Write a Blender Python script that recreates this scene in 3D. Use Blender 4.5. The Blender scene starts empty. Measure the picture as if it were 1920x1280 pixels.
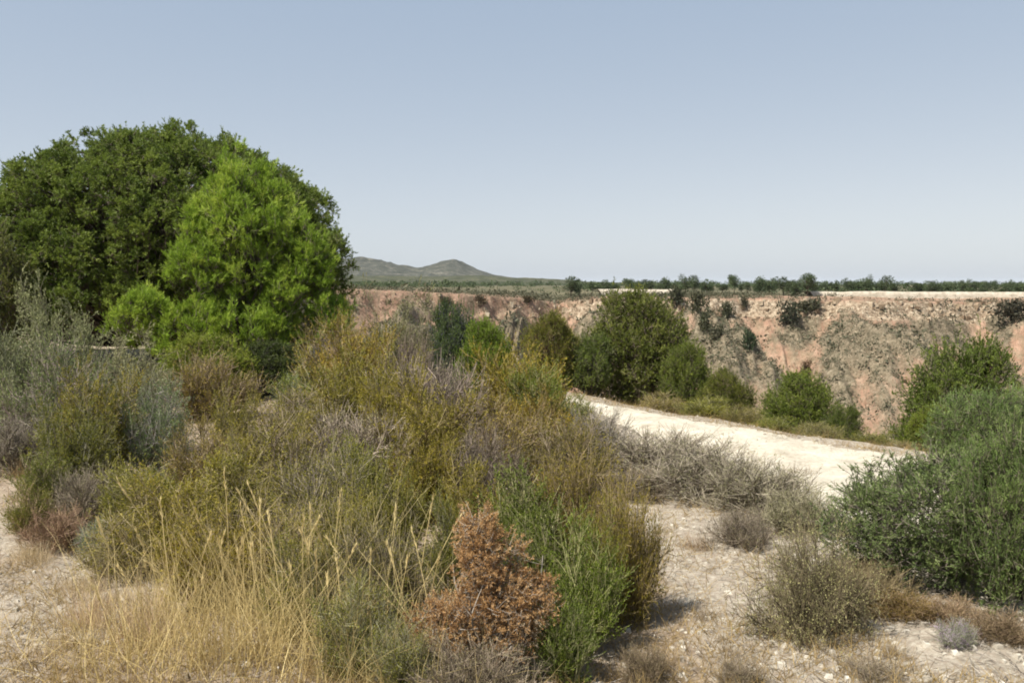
import bpy, math, random
import numpy as np
from mathutils import Vector, Matrix

sc = bpy.context.scene
col = sc.collection
R = math.radians
W, H, F = 1920.0, 1280.0, 1700.0          # photograph size and focal length in its pixels
HORIZON = 533.0
PITCH = math.atan((640.0 - HORIZON) / F)   # looking slightly down; the eye is the origin (z = 0)
CP, SP = math.cos(PITCH), math.sin(PITCH)

def ray(u, v):
    a, b = (u - W / 2) / F, (H / 2 - v) / F
    d = (a, CP + b * SP, -SP + b * CP)
    return (d[0] / d[1], d[2] / d[1])      # x and z per metre of y

# ------------------------------------------------------------------ noise
def _hash(ix, iy, s):
    h = (ix.astype(np.int64) * 374761393 + iy.astype(np.int64) * 668265263 + s * 144665) & 0xffffffff
    h = ((h ^ (h >> 13)) * 1274126177) & 0xffffffff
    return ((h ^ (h >> 16)) & 0xffff) / 65535.0

def vnoise(x, y, s=0):
    x = np.asarray(x, float); y = np.asarray(y, float)
    ix, iy = np.floor(x), np.floor(y)
    fx, fy = x - ix, y - iy
    fx = fx * fx * (3 - 2 * fx); fy = fy * fy * (3 - 2 * fy)
    a, b = _hash(ix, iy, s), _hash(ix + 1, iy, s)
    c, d = _hash(ix, iy + 1, s), _hash(ix + 1, iy + 1, s)
    return (a + (b - a) * fx) * (1 - fy) + (c + (d - c) * fx) * fy

def fbm(x, y, s=0, o=4):
    t, a, n = 0.0, 0.5, 0.0
    for k in range(o):
        t = t + a * (vnoise(x * 2 ** k + 17.3 * k, y * 2 ** k - 9.1 * k, s + k) * 2 - 1); n += a; a *= 0.5
    return t / n

def ridged(x, y, s=0, o=4):
    t, a, n = 0.0, 0.5, 0.0
    for k in range(o):
        t = t + a * (1 - np.abs(vnoise(x * 2 ** k + 5.7 * k, y * 2 ** k + 3.3 * k, s + k) * 2 - 1)); n += a; a *= 0.5
    return t / n

# ------------------------------------------------------------------ terrain
EX, EY = 2.6, 13.0                          # a point on the edge of the near terrace
def edge_d(x, y): return (x - EX) * 0.843 + (y - EY) * 0.538
def edge_s(x, y): return (x - EX) * 0.538 - (y - EY) * 0.843
def from_sd(s, d): return EX + 0.538 * s + 0.843 * d, EY - 0.843 * s + 0.538 * d

RIMX = [-400, -60, -25, -8, 3, 8, 14, 26, 60, 110, 400]
RIMZ = [1.0, 0.2, -0.55, -1.3, -2.5, -3.3, -2.4, -2.2, -2.75, -3.0, -2.5]
RIMY = [120, 118, 128, 140, 150, 156, 154, 150, 148, 152, 160]
def rim_y(x): return np.interp(x, RIMX, RIMY) + 3.0 * fbm(x / 14.0, x * 0 + 2.0, 71, 3) + 1.0 * fbm(x / 3.0, x * 0 + 7, 72, 2)
def rim_z(x): return np.interp(x, RIMX, RIMZ) + 0.3 * fbm(x / 9.0, x * 0, 73, 3)

SPURS = np.array([-27., -13., 1., 14., 29., 53.5, 80., 108.])
def spur_q(x, e):
    xw = x + 2.2 * fbm(x / 7.0, e / 9.0, 78, 3) + .8 * fbm(x / 1.8, e / 3.0, 79, 2)
    wd = .62 * np.maximum(e, 0) + .8
    return np.min(np.abs(xw[..., None] - SPURS) / wd[..., None], axis=-1)

def valley(x, e):                            # 1 along the gully floors between neighbouring spurs
    xw = x + 2.2 * fbm(x / 7.0, e / 9.0, 78, 3) + .8 * fbm(x / 1.8, e / 3.0, 79, 2)
    d = np.sort(np.abs(xw[..., None] - SPURS), axis=-1)
    return np.clip(1 - (d[..., 1] - d[..., 0]) / 7.0, 0, 1)

def gully(x, e):
    xs = x + 5.0 * fbm(x / 26.0, e / 34.0, 80, 2)
    big = 1 - np.abs(((xs + 0.15 * e) / 27.0 - 0.32) % 1.0 * 2 - 1)          # long spurs
    mid = ridged(xs / 9.5, e / 40.0, 81, 3)
    fine = ridged(xs / 3.2 + .08 * e, e / 16.0, 85, 4)
    return 0.75 * np.clip(1 - spur_q(x, e), 0, 1) + 0.26 * mid + 0.34 * fine - 0.10

def zfar(x, y):
    e = rim_y(x) - y
    ep = np.maximum(e, 0)
    cap = 1.9 * np.clip(ep / 1.6, 0, 1) + 0.9 * np.clip((ep - 3.2) / 0.9, 0, 1) * (fbm(x / 12, e * 0, 90, 2) > -0.15)
    prof = cap + 0.48 * np.maximum(ep - 1.0, 0)
    g = gully(x, e)
    amp = np.clip(ep / 18.0, 0, 1) * 14.0
    rough = np.clip(ep / 3.0, 0, 1) * (0.75 * fbm(x / 3.2, e / 3.2, 95, 4) + 0.28 * fbm(x / 0.9, e / 0.9, 96, 2))
    back = np.maximum(-e, 0)
    plat = rim_z(x) * np.exp(-back / 60.0) + (-0.9 + 0.25 * fbm(x / 30.0, y / 30.0, 97, 3)) * (1 - np.exp(-back / 60.0))
    plat = plat + 0.15 * fbm(x / 4, y / 4, 98, 3) * np.clip(back / 3, 0, 1)
    return np.where(e > 0, rim_z(x) - prof + amp * (g - 0.45) + rough, plat)

def znear(x, y):
    d = edge_d(x, y) + 0.35 * fbm(x * 0.5, y * 0.5, 3, 3)
    base = -1.9 + 0.10 * fbm(x * 0.3, y * 0.3, 5, 3) + 0.03 * fbm(x * 1.7, y * 1.7, 6, 3) + 0.012 * fbm(x * 7.0, y * 7.0, 7, 2)
    base = base + np.minimum(0.02 * np.maximum(-x - 4, 0), 0.9) * np.clip((y - 8) / 20, 0, 1)
    dd = np.maximum(d - 0.1, 0)
    return np.maximum(base - 0.75 * dd * dd / (dd + 1.6), -36.0)

def zg(x, y):
    x = np.asarray(x, float); y = np.asarray(y, float)
    zn = znear(x, y)
    return np.where(y > 60, np.maximum(zn * np.where(y > 110, 1.0, 1.0), zfar(x, y)), zn)

def ground(x, y): return float(zg(np.array([x]), np.array([y]))[0])

# ------------------------------------------------------------------ materials
def nodes_of(name):
    m = bpy.data.materials.new(name); m.use_nodes = True
    nt = m.node_tree; nt.nodes.clear()
    return m, nt, nt.nodes, nt.links

def ramp(nd, stops):
    r = nd.new('ShaderNodeValToRGB'); e = r.color_ramp.elements
    while len(e) < len(stops): e.new(0.5)
    for el, (p, c) in zip(e, stops): el.position = p; el.color = (*c, 1)
    return r

def leaf_mat(name, stops, trans=0.3, rough=0.6, spec=0.25, tint=True):
    m, nt, nd, lk = nodes_of(name)
    at = nd.new('ShaderNodeAttribute'); at.attribute_name = 'v'
    rp = ramp(nd, stops); lk.new(at.outputs['Fac'], rp.inputs[0])
    c = rp.outputs[0]
    if tint:
        oi = nd.new('ShaderNodeObjectInfo')
        mx = nd.new('ShaderNodeMix'); mx.data_type = 'RGBA'; mx.blend_type = 'MULTIPLY'; mx.inputs[0].default_value = 1
        lk.new(c, mx.inputs[6]); lk.new(oi.outputs['Color'], mx.inputs[7]); c = mx.outputs[2]
    p = nd.new('ShaderNodeBsdfPrincipled'); p.inputs['Roughness'].default_value = rough
    p.inputs['Specular IOR Level'].default_value = spec
    lk.new(c, p.inputs['Base Color'])
    out = nd.new('ShaderNodeOutputMaterial')
    if trans > 0:
        t = nd.new('ShaderNodeBsdfTranslucent'); lk.new(c, t.inputs['Color'])
        ms = nd.new('ShaderNodeMixShader'); ms.inputs[0].default_value = trans
        lk.new(p.outputs[0], ms.inputs[1]); lk.new(t.outputs[0], ms.inputs[2]); lk.new(ms.outputs[0], out.inputs[0])
    else:
        lk.new(p.outputs[0], out.inputs[0])
    return m

def G3(c, k): return tuple(x * k for x in c)
def three(c, lo=0.6, hi=1.5): return [(0.0, G3(c, lo)), (0.5, c), (1.0, G3(c, hi))]

M = {}
M['pine_dark'] = leaf_mat('dark_pine_needles', [(0, (.055, .085, .015)), (.5, (.138, .188, .030)), (1, (.26, .31, .056))], 0.4)
M['pine_bright'] = leaf_mat('bright_pine_needles', [(0, (.11, .175, .018)), (.5, (.25, .36, .040)), (.92, (.42, .49, .075)), (1, (.42, .38, .11))], 0.42)
M['olive'] = leaf_mat('olive_leaves', [(0, (.085, .090, .020)), (.45, (.215, .210, .040)), (.8, (.36, .32, .06)), (1, (.50, .42, .11))], 0.38)
M['grey_leaf'] = leaf_mat('silvery_leaves', [(0, (.14, .14, .075)), (.5, (.27, .265, .145)), (1, (.42, .40, .24))], 0.3)
M['green'] = leaf_mat('green_leaves', [(0, (.050, .070, .014)), (.5, (.125, .160, .030)), (1, (.25, .27, .058))], 0.35)
M['blue_green'] = leaf_mat('blue_green_leaves', [(0, (.060, .088, .028)), (.5, (.140, .190, .058)), (1, (.27, .31, .11))], 0.33)
M['dead_leaf'] = leaf_mat('dead_rusty_leaves', [(0, (.12, .068, .034)), (.4, (.36, .20, .078)), (.8, (.54, .34, .15)), (1, (.52, .43, .29))], 0.3)
M['dry'] = leaf_mat('dry_grass_blades', [(0, (.26, .19, .08)), (.5, (.50, .385, .165)), (1, (.70, .57, .28))], 0.3)
M['straw'] = leaf_mat('pale_straw', [(0, (.24, .19, .115)), (.5, (.47, .39, .25)), (1, (.66, .57, .40))], .3)
M['twig'] = leaf_mat('grey_twigs', [(0, (.10, .085, .068)), (.5, (.225, .195, .160)), (1, (.40, .355, .295))], 0, .85, .1)
M['twig_dark'] = leaf_mat('dark_twigs', [(0, (.05, .042, .034)), (.5, (.10, .085, .068)), (1, (.18, .15, .12))], 0, .85, .1)
M['bark'] = leaf_mat('pine_bark', [(0, (.06, .048, .038)), (.5, (.12, .095, .075)), (1, (.2, .16, .13))], 0, .9, .1)
M['scrub_far'] = leaf_mat('slope_scrub_leaves', [(0, (.040, .044, .022)), (.5, (.085, .086, .048)), (1, (.16, .15, .095))], 0.15)
M['tree_far'] = leaf_mat('plateau_tree_leaves', [(0, (.030, .048, .020)), (.5, (.060, .085, .034)), (1, (.11, .135, .055))], .15)
M['pebble'] = leaf_mat('pale_pebbles', [(0, (.24, .21, .165)), (.5, (.40, .36, .29)), (1, (.54, .50, .42))], 0, .9, .1)
M['caprock'] = leaf_mat('cream_caprock', [(0, (.16, .11, .07)), (.5, (.30, .225, .15)), (1, (.46, .385, .28))], 0, .9, .1)

def soil_mat(name, build, rough=0.95, bump=0.5, bscale=60.0, bdist=0.02):
    m, nt, nd, lk = nodes_of(name)
    geo = nd.new('ShaderNodeNewGeometry')
    def noise(scale, detail=5, rough_=0.6, dist=0.0, stretch=None):
        n = nd.new('ShaderNodeTexNoise'); n.inputs['Scale'].default_value = scale; n.inputs['Detail'].default_value = detail
        n.inputs['Roughness'].default_value = rough_; n.inputs['Distortion'].default_value = dist
        if stretch:
            mp = nd.new('ShaderNodeMapping'); mp.inputs['Scale'].default_value = stretch
            lk.new(geo.outputs['Position'], mp.inputs[0]); lk.new(mp.outputs[0], n.inputs['Vector'])
        else: lk.new(geo.outputs['Position'], n.inputs['Vector'])
        return n.outputs['Fac']
    def voro(scale):
        n = nd.new('ShaderNodeTexVoronoi'); n.inputs['Scale'].default_value = scale
        lk.new(geo.outputs['Position'], n.inputs['Vector']); return n
    def attr(a):
        n = nd.new('ShaderNodeAttribute'); n.attribute_name = a; return n.outputs['Fac']
    def rp(src, stops):
        r = ramp(nd, stops); lk.new(src, r.inputs[0]); return r.outputs[0]
    def mix(f, a, b, mode='MIX'):
        x = nd.new('ShaderNodeMix'); x.data_type = 'RGBA'; x.blend_type = mode
        if isinstance(f, float): x.inputs[0].default_value = f
        else: lk.new(f, x.inputs[0])
        for s, i in ((a, 6), (b, 7)):
            if isinstance(s, tuple): x.inputs[i].default_value = (*s, 1)
            else: lk.new(s, x.inputs[i])
        return x.outputs[2]
    def add(a, b, op='ADD'):
        n = nd.new('ShaderNodeMath'); n.operation = op
        for s, i in ((a, 0), (b, 1)):
            if isinstance(s, float): n.inputs[i].default_value = s
            else: lk.new(s, n.inputs[i])
        return n.outputs[0]
    c = build(noise, voro, attr, rp, mix, add)
    p = nd.new('ShaderNodeBsdfPrincipled'); p.inputs['Roughness'].default_value = rough
    p.inputs['Specular IOR Level'].default_value = 0.15
    lk.new(c, p.inputs['Base Color'])
    b = nd.new('ShaderNodeBump'); b.inputs['Strength'].default_value = bump; b.inputs['Distance'].default_value = bdist
    lk.new(noise(bscale, 6, 0.7), b.inputs['Height']); lk.new(b.outputs[0], p.inputs['Normal'])
    o = nd.new('ShaderNodeOutputMaterial'); lk.new(p.outputs[0], o.inputs[0])
    return m

def b_ground(noise, voro, attr, rp, mix, add):
    litter = rp(noise(9, 8, .75), [(.3, (.13, .095, .065)), (.5, (.25, .195, .14)), (.7, (.40, .33, .24))])
    white = rp(noise(14, 8, .75), [(.32, (.155, .128, .095)), (.46, (.28, .245, .19)), (.60, (.42, .375, .30))])
    speck = rp(noise(26, 5, .75), [(.44, (0, 0, 0)), (.58, (1, 1, 1))])
    white = mix(mix(.75, (0, 0, 0), speck), white, (.24, .19, .145))
    f = rp(add(attr('bare'), add(add(noise(1.7, 6, .7), -0.5), 1.1, 'MULTIPLY')), [(.35, (0, 0, 0)), (.62, (1, 1, 1))])
    far = rp(noise(.35, 8, .7), [(.3, (.16, .135, .085)), (.55, (.30, .25, .16)), (.75, (.42, .36, .25))])
    near = mix(f, litter, white)
    return mix(attr('dist'), near, far)
def b_path(noise, voro, attr, rp, mix, add):
    a = rp(noise(3.0, 8, .7), [(.32, (.36, .315, .24)), (.46, (.53, .475, .375)), (.64, (.62, .57, .465))])
    s = rp(noise(17, 6, .8), [(.50, (0, 0, 0)), (.66, (1, 1, 1))])
    a = mix(mix(.6, (0, 0, 0), s), a, (.27, .22, .16))
    k = rp(noise(1.1, 7, .75), [(.50, (0, 0, 0)), (.66, (.7, .7, .7))])
    return mix(k, a, (.42, .365, .285))
def b_slope(noise, voro, attr, rp, mix, add):
    clay = rp(noise(.5, 8, .7), [(.28, (.17, .095, .060)), (.48, (.30, .182, .124)), (.68, (.42, .285, .205))])
    tan = rp(noise(.9, 8, .7), [(.3, (.12, .082, .052)), (.5, (.21, .155, .10)), (.72, (.35, .275, .19))])
    scr = rp(noise(1.6, 8, .8), [(.32, (.055, .048, .030)), (.5, (.145, .122, .080)), (.66, (.30, .25, .175))])
    t = rp(noise(.7, 7, .75, .3, (1.0, .22, .30)), [(.44, (0, 0, 0)), (.60, (1, 1, 1))])
    base = mix(t, clay, tan)
    base = mix(rp(noise(1.5, 7, .85), [(.50, (0, 0, 0)), (.62, (.8, .8, .8))]), base, (.15, .12, .075))
    f = rp(add(attr('scrub'), add(add(noise(2.2, 8, .85, .4, (1.0, .28, .28)), -.5), 1.7, 'MULTIPLY')), [(.30, (0, 0, 0)), (.70, (.9, .9, .9))])
    base = mix(f, base, scr)
    cream = rp(noise(1.8, 8, .75), [(.36, (.10, .07, .045)), (.50, (.27, .205, .14)), (.64, (.50, .42, .31))])
    k = rp(add(attr('cap'), add(add(noise(.6, 5, .7), -.5), 1.0, 'MULTIPLY')), [(.4, (0, 0, 0)), (.6, (1, 1, 1))])
    return mix(k, base, cream)
def b_plat(noise, voro, attr, rp, mix, add):
    return rp(noise(.12, 9, .75), [(.3, (.045, .048, .026)), (.5, (.10, .092, .052)), (.7, (.22, .175, .11))])
def b_hill(noise, voro, attr, rp, mix, add):
    return rp(noise(.05, 9, .8), [(.36, (.022, .026, .018)), (.50, (.050, .053, .037)), (.58, (.105, .10, .075)), (.68, (.27, .25, .205))])
def b_bank(noise, voro, attr, rp, mix, add):
    return rp(noise(1.2, 6, .7), [(.3, (.26, .22, .165)), (.5, (.42, .37, .29)), (.7, (.52, .475, .39))])
M['ground'] = soil_mat('pale_soil', b_ground, bump=.6, bscale=45, bdist=.02)
M['path'] = soil_mat('white_limestone_dirt', b_path, bump=.9, bscale=22, bdist=.04)
M['slope'] = soil_mat('red_clay_slope', b_slope, bump=.6, bscale=1.6, bdist=.5)
M['plateau'] = soil_mat('dry_plain', b_plat, bump=.4, bscale=1.0, bdist=.4)
M['hill'] = soil_mat('wooded_hill', b_hill, bump=.6, bscale=.08, bdist=10)
M['wood_hill'] = soil_mat('scrubby_hill', lambda noise, voro, attr, rp, mix, add: rp(noise(.06, 9, .8), [(.35, (.030, .036, .020)), (.5, (.065, .070, .038)), (.62, (.12, .115, .07)), (.75, (.26, .22, .15))]), bump=.8, bscale=.15, bdist=6)
M['bank'] = soil_mat('cream_bank', b_bank, bump=.5, bscale=2.0, bdist=.2)

# ------------------------------------------------------------------ mesh building
def mesh_obj(name, V, Q, mat, attrs=None, parent=None, smooth=False):
    V = np.ascontiguousarray(V, np.float32); Q = np.ascontiguousarray(Q, np.int32)
    me = bpy.data.meshes.new(name)
    n, k = Q.shape
    me.vertices.add(len(V)); me.vertices.foreach_set('co', V.ravel())
    me.loops.add(n * k); me.loops.foreach_set('vertex_index', Q.ravel())
    me.polygons.add(n)
    me.polygons.foreach_set('loop_start', np.arange(0, n * k, k, dtype=np.int32))
    if smooth: me.polygons.foreach_set('use_smooth', np.ones(n, bool))
    else: me.polygons.foreach_set('use_smooth', np.zeros(n, bool))
    me.update(calc_edges=True)
    for an, (dom, data) in (attrs or {}).items():
        a = me.attributes.new(an, 'FLOAT', dom); a.data.foreach_set('value', np.ascontiguousarray(data, np.float32).ravel())
    me.materials.append(mat)
    o = bpy.data.objects.new(name, me); col.objects.link(o)
    if parent: o.parent = parent
    return o

def unit(a): return a / np.maximum(np.linalg.norm(a, axis=-1, keepdims=True), 1e-9)

class Geo:
    def __init__(s): s.V, s.Q, s.A, s.n = [], [], [], 0
    def add(s, V, Q, a):
        s.V.append(V.reshape(-1, 3)); s.Q.append(Q.reshape(-1, 4) + s.n); s.A.append(np.broadcast_to(a, (len(Q.reshape(-1, 4)),)).copy())
        s.n += len(V.reshape(-1, 3))
    def build(s, name, mat, parent=None, smooth=False):
        return mesh_obj(name, np.concatenate(s.V), np.concatenate(s.Q), mat, {'v': ('FACE', np.clip(np.concatenate(s.A), 0, 1))}, parent, smooth)

def grow(rng, P, D, L, K=5, gnarl=0.15, up=0.0):
    P = P.copy(); D = unit(D); pts = [P.copy()]
    L = np.broadcast_to(L, (len(P),))
    for k in range(K - 1):
        D = unit(D + gnarl * rng.normal(size=P.shape) + np.array([0, 0, up]))
        P = P + D * (L / (K - 1))[:, None]; pts.append(P.copy())
    return np.stack(pts, 1)

def along(C, idx, t):
    K = C.shape[1]; f = np.clip(t, 0, 1) * (K - 1); i = np.minimum(f.astype(int), K - 2); w = (f - i)[:, None]
    a, b = C[idx, i], C[idx, i + 1]
    return a * (1 - w) + b * w, unit(b - a)

def turn(rng, T, ang):
    r = unit(np.cross(T, rng.normal(size=T.shape)))
    ang = np.broadcast_to(ang, (len(T),))[:, None]
    return unit(T * np.cos(ang) + r * np.sin(ang))

def tubes(g, rng, C, r0, r1, sides=3, a=None):
    N, K, _ = C.shape
    T = unit(np.gradient(C, axis=1))
    ref = unit(rng.normal(size=(N, 1, 3)))
    n1 = unit(np.cross(T, ref)); n2 = np.cross(T, n1)
    rad = np.broadcast_to(r0, (N,))[:, None] * (1 - np.linspace(0, 1, K)) + np.broadcast_to(r1, (N,))[:, None] * np.linspace(0, 1, K)
    th = np.arange(sides) * 2 * math.pi / sides
    V = C[:, :, None, :] + rad[:, :, None, None] * (np.cos(th)[:, None] * n1[:, :, None, :] + np.sin(th)[:, None] * n2[:, :, None, :])
    i = np.arange(N)[:, None, None] * K * sides; k = np.arange(K - 1)[None, :, None] * sides; j = np.arange(sides)[None, None, :]
    j2 = (j + 1) % sides
    Q = np.stack([i + k + j, i + k + j2, i + k + sides + j2, i + k + sides + j], -1)
    va = rng.random(N) if a is None else a
    g.add(V, Q, np.repeat(va, (K - 1) * sides))

def leaves(g, rng, P, D, l, w, a, flat=None):
    N = len(P); D = unit(D)
    l = np.broadcast_to(l, (N,))[:, None]; w = np.broadcast_to(w, (N,))[:, None]
    side = unit(np.cross(D, rng.normal(size=(N, 3))))
    V = np.stack([P, P + D * l * 0.5 + side * w * 0.5, P + D * l, P + D * l * 0.5 - side * w * 0.5], 1)
    g.add(V, np.arange(4 * N).reshape(N, 4), a)

def blades(g, rng, P, D, L, w, K=5, droop=-0.12, gnarl=.06, a=None):
    C = grow(rng, P, D, L, K, gnarl, droop)
    N = len(P); T = unit(np.gradient(C, axis=1)); side = unit(np.cross(T, rng.normal(size=(N, 1, 3))))
    ww = np.broadcast_to(w, (N,))[:, None] * np.linspace(1, .15, K)
    V = np.stack([C - side * ww[..., None] / 2, C + side * ww[..., None] / 2], 2)
    i = np.arange(N)[:, None] * 2 * K + np.arange(K - 1)[None] * 2
    Q = np.stack([i, i + 1, i + 3, i + 2], -1)
    va = rng.random(N) if a is None else a
    g.add(V, Q, np.repeat(va, K - 1)); return C

# ------------------------------------------------------------------ plants (unit sized around their real size, base at the origin)
def norm(root, pz=99, pr=97):
    c = []
    for ch in root.children:
        a = np.empty(len(ch.data.vertices) * 3, np.float32); ch.data.vertices.foreach_get('co', a); c.append(a.reshape(-1, 3))
    c = np.concatenate(c)
    root['H'] = float(np.percentile(c[:, 2], pz)); root['R'] = float(np.percentile(np.abs(c[:, :2]), pr))
    return root

def empty(name):
    o = bpy.data.objects.new(name, None); o.empty_display_size = .2; col.objects.link(o); return o

def shrub(name, seed, Hh, Rr, n0=26, n1=160, n2=900, nl=9000, ll=.022, lw=.006, leafmat='olive', stemmat='twig',
          gn=.16, up=.05, lmin=.25, lang=.7, thick=1.0, spread=1.0, twl=.22):
    rng = np.random.default_rng(seed)
    root = empty(name)
    az = rng.random(n0) * 2 * math.pi
    tilt = np.arccos(1 - rng.random(n0) * .92) * .80 * spread
    D = np.stack([np.sin(tilt) * np.cos(az), np.sin(tilt) * np.sin(az), np.cos(tilt)], 1)
    L = 1 / np.sqrt((np.sin(tilt) / Rr) ** 2 + (np.cos(tilt) / Hh) ** 2) * rng.uniform(.62, .95, n0)
    P = rng.normal(size=(n0, 3)) * [.10 * Rr, .10 * Rr, 0] + [0, 0, -.04]
    C0 = grow(rng, P, D, L, 6, gn * .6, up)
    i1 = rng.integers(0, n0, n1); t1 = rng.uniform(.2, .98, n1)
    p, t = along(C0, i1, t1)
    C1 = grow(rng, p, turn(rng, t, rng.normal(.6, .2, n1)), L[i1] * rng.uniform(.25, .5, n1) * (1.15 - .6 * t1), 5, gn, up)
    i2 = rng.integers(0, n1, n2); t2 = rng.uniform(.15, 1, n2)
    p, t = along(C1, i2, t2)
    C2 = grow(rng, p, turn(rng, t, rng.normal(.55, .25, n2)), twl * rng.uniform(.4, 1.1, n2), 4, gn, up * 1.5)
    g = Geo()
    tubes(g, rng, C0, .0075 * thick, .003 * thick, 4)
    tubes(g, rng, C1, .004 * thick, .0016 * thick, 3)
    tubes(g, rng, C2, .0020 * thick, .0010 * thick, 3)
    g.build('stems', M[stemmat], root)
    if nl:
        br = rng.random(n0)
        i3 = rng.integers(0, n2, nl); t3 = rng.uniform(lmin, 1.0, nl)
        p, t = along(C2, i3, t3)
        f = Geo()
        a = .45 * br[i1[i2[i3]]] + .55 * rng.random(nl)
        leaves(f, rng, p, turn(rng, t, rng.normal(lang, .25, nl)), ll * rng.uniform(.6, 1.3, nl), lw, a)
        f.build('foliage', M[leafmat], root)
    return norm(root)

def lobed(name, seed, lobes, ncl, rc, ntw, nnd, nl_len, nl_w, leafmat, trunk_h, trunk_r, barkmat='bark', inner=.25, upb=.35,
          hole=.25, trunks=1, crown='crown', needle_ang=.6, lowcut=-.55, hz=.30, core=None, twr=.0045):
    """crown of many twig clumps spread through ellipsoid lobes (cx,cy,cz,rx,ry,rz), carried on limbs from a trunk"""
    rng = np.random.default_rng(seed)
    root = empty(name)
    lb = np.array(lobes, float)
    area = (lb[:, 3] * lb[:, 4] + lb[:, 3] * lb[:, 5] + lb[:, 4] * lb[:, 5])
    nb = len(lb); pr = area / area.sum()
    if core is not None:                     # a sparser inner crown behind the outer puffs
        cb = np.array(core, float); cb[:, 3:] *= .80
        ca = cb[:, 3] * cb[:, 4] + cb[:, 3] * cb[:, 5] + cb[:, 4] * cb[:, 5]
        lb = np.concatenate([lb, cb]); pr = np.concatenate([pr * .72, ca / ca.sum() * .28])
    li = rng.choice(len(lb), ncl, p=pr)
    d = unit(rng.normal(size=(ncl * 3, 3))); d = d[d[:, 2] > lowcut][:ncl]
    li = li[:len(d)]; n = len(d)
    nz = fbm(d[:, 0] * 2.2 + li * 7, d[:, 1] * 2.2 + d[:, 2] * 2.7, seed, 3)
    rad = 1.0 + hole * nz - (rng.random(n) < inner) * rng.uniform(.1, .5, n)
    Cc = lb[li, :3] + d * lb[li, 3:] * rad[:, None]
    # drop clumps deep inside other lobes
    q = np.linalg.norm((Cc[:, None] - lb[None, :nb, :3]) / lb[None, :nb, 3:], axis=2)
    own = li < nb; q[np.arange(n)[own], li[own]] = 9; q[~own] = 9
    keep = q.min(1) > .55
    Cc, d, li = Cc[keep], d[keep], li[keep]; n = len(Cc)
    # limbs
    g = Geo()
    tops = []
    for k in range(trunks):
        off = np.array([[.0, 0, -.1]]) if trunks == 1 else np.array([[rng.normal() * .12, rng.normal() * .12, -.1]])
        dirn = np.array([[rng.normal() * .08, rng.normal() * .08, 1]]) if trunks == 1 else np.array([[rng.normal() * .35, rng.normal() * .35, 1]])
        T = grow(rng, off, dirn, trunk_h, 9, .07, .05)
        tubes(g, rng, T, trunk_r, trunk_r * .25, 8); tops.append(T[0])
    for k in range(0, n, 2):
        T = tops[rng.integers(0, trunks)]
        c = Cc[k]
        h = np.clip(c[2] * .75 - .35 * np.hypot(c[0], c[1]) * hz / .3, .12 * trunk_h, T[-1, 2] * .97)
        s = np.array([np.interp(h, T[:, 2], T[:, 0]), np.interp(h, T[:, 2], T[:, 1]), h])
        m = (s + c) / 2 + np.array([0, 0, -.06 * np.linalg.norm(c - s)]) + rng.normal(size=3) * .05 * np.linalg.norm(c - s)
        tt = np.linspace(0, 1, 6)[:, None]
        B = (1 - tt) ** 2 * s + 2 * tt * (1 - tt) * m + tt ** 2 * c
        tubes(g, rng, B[None], trunk_r * rng.uniform(.13, .28), trunk_r * .04, 4)
    # twigs
    N = n * ntw; ci = np.repeat(np.arange(n), ntw)
    od = d[ci] * .55 + np.array([0, 0, upb]) + rng.normal(size=(N, 3)) * .75
    rcs = rc * rng.uniform(.65, 1.25, n)
    C = grow(rng, Cc[ci] + rng.normal(size=(N, 3)) * (rcs[ci] * .28)[:, None], od, rcs[ci] * rng.uniform(.45, 1.0, N), 4, .14, .10)
    tubes(g, rng, C, twr, twr * .45, 3)
    g.build('trunk', M[barkmat], root)
    cv = rng.random(n)
    NN = N * nnd; ti = rng.integers(0, N, NN); t = rng.uniform(.25, 1.0, NN) ** .8
    p, tg = along(C, ti, t)
    f = Geo()
    a = .5 * cv[ci[ti]] + .25 * rng.random(N)[ti] + .25 * rng.random(NN)
    leaves(f, rng, p, turn(rng, tg, rng.normal(needle_ang, .25, NN)), nl_len * rng.uniform(.6, 1.25, NN), nl_w, a)
    f.build(crown, M[leafmat], root)
    return norm(root, 99.6, 99.3)

def puffs(seed, lobes, n, r, zs=1.0, low=-.5):
    """n small round foliage pads over the outside of the big lobes"""
    rng = np.random.default_rng(seed); lb = np.array(lobes, float)
    ar = lb[:, 3] * lb[:, 4] + lb[:, 3] * lb[:, 5] + lb[:, 4] * lb[:, 5]
    out = []
    for _ in range(n * 40):
        k = rng.choice(len(lb), p=ar / ar.sum()); d = unit(rng.normal(size=3))
        if d[2] < low: continue
        c = lb[k, :3] + d * lb[k, 3:] * .92
        if any(np.linalg.norm((c - b[:3]) / b[3:]) < .85 for j, b in enumerate(lb) if j != k): continue
        rr = r * rng.uniform(.65, 1.3)
        if any(np.linalg.norm(c - o[:3]) < .62 * (rr + o[3]) for o in out): continue
        out.append((*c, rr, rr, rr * zs))
        if len(out) >= n: break
    return out

def spikes(name, seed, Hh, Rr, n, w, mat, tilt=.45, droop=-.05, extra=None):
    rng = np.random.default_rng(seed); root = empty(name)
    az = rng.random(n) * 6.283; tl = np.abs(rng.normal(0, tilt, n))
    D = np.stack([np.sin(tl) * np.cos(az), np.sin(tl) * np.sin(az), np.cos(tl)], 1)
    P = rng.normal(size=(n, 3)) * [Rr * .28, Rr * .28, 0] + [0, 0, -.03]
    g = Geo(); blades(g, rng, P, D, Hh * rng.uniform(.45, 1.1, n), w, 6, droop)
    g.build('blades', M[mat], root)
    return norm(root)

# ------------------------------------------------------------------ placing
def tag(o, label=None, cat=None, group=None, kind=None):
    for k, v in (('label', label), ('category', cat), ('group', group), ('kind', kind)):
        if v: o[k] = v
    return o

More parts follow.
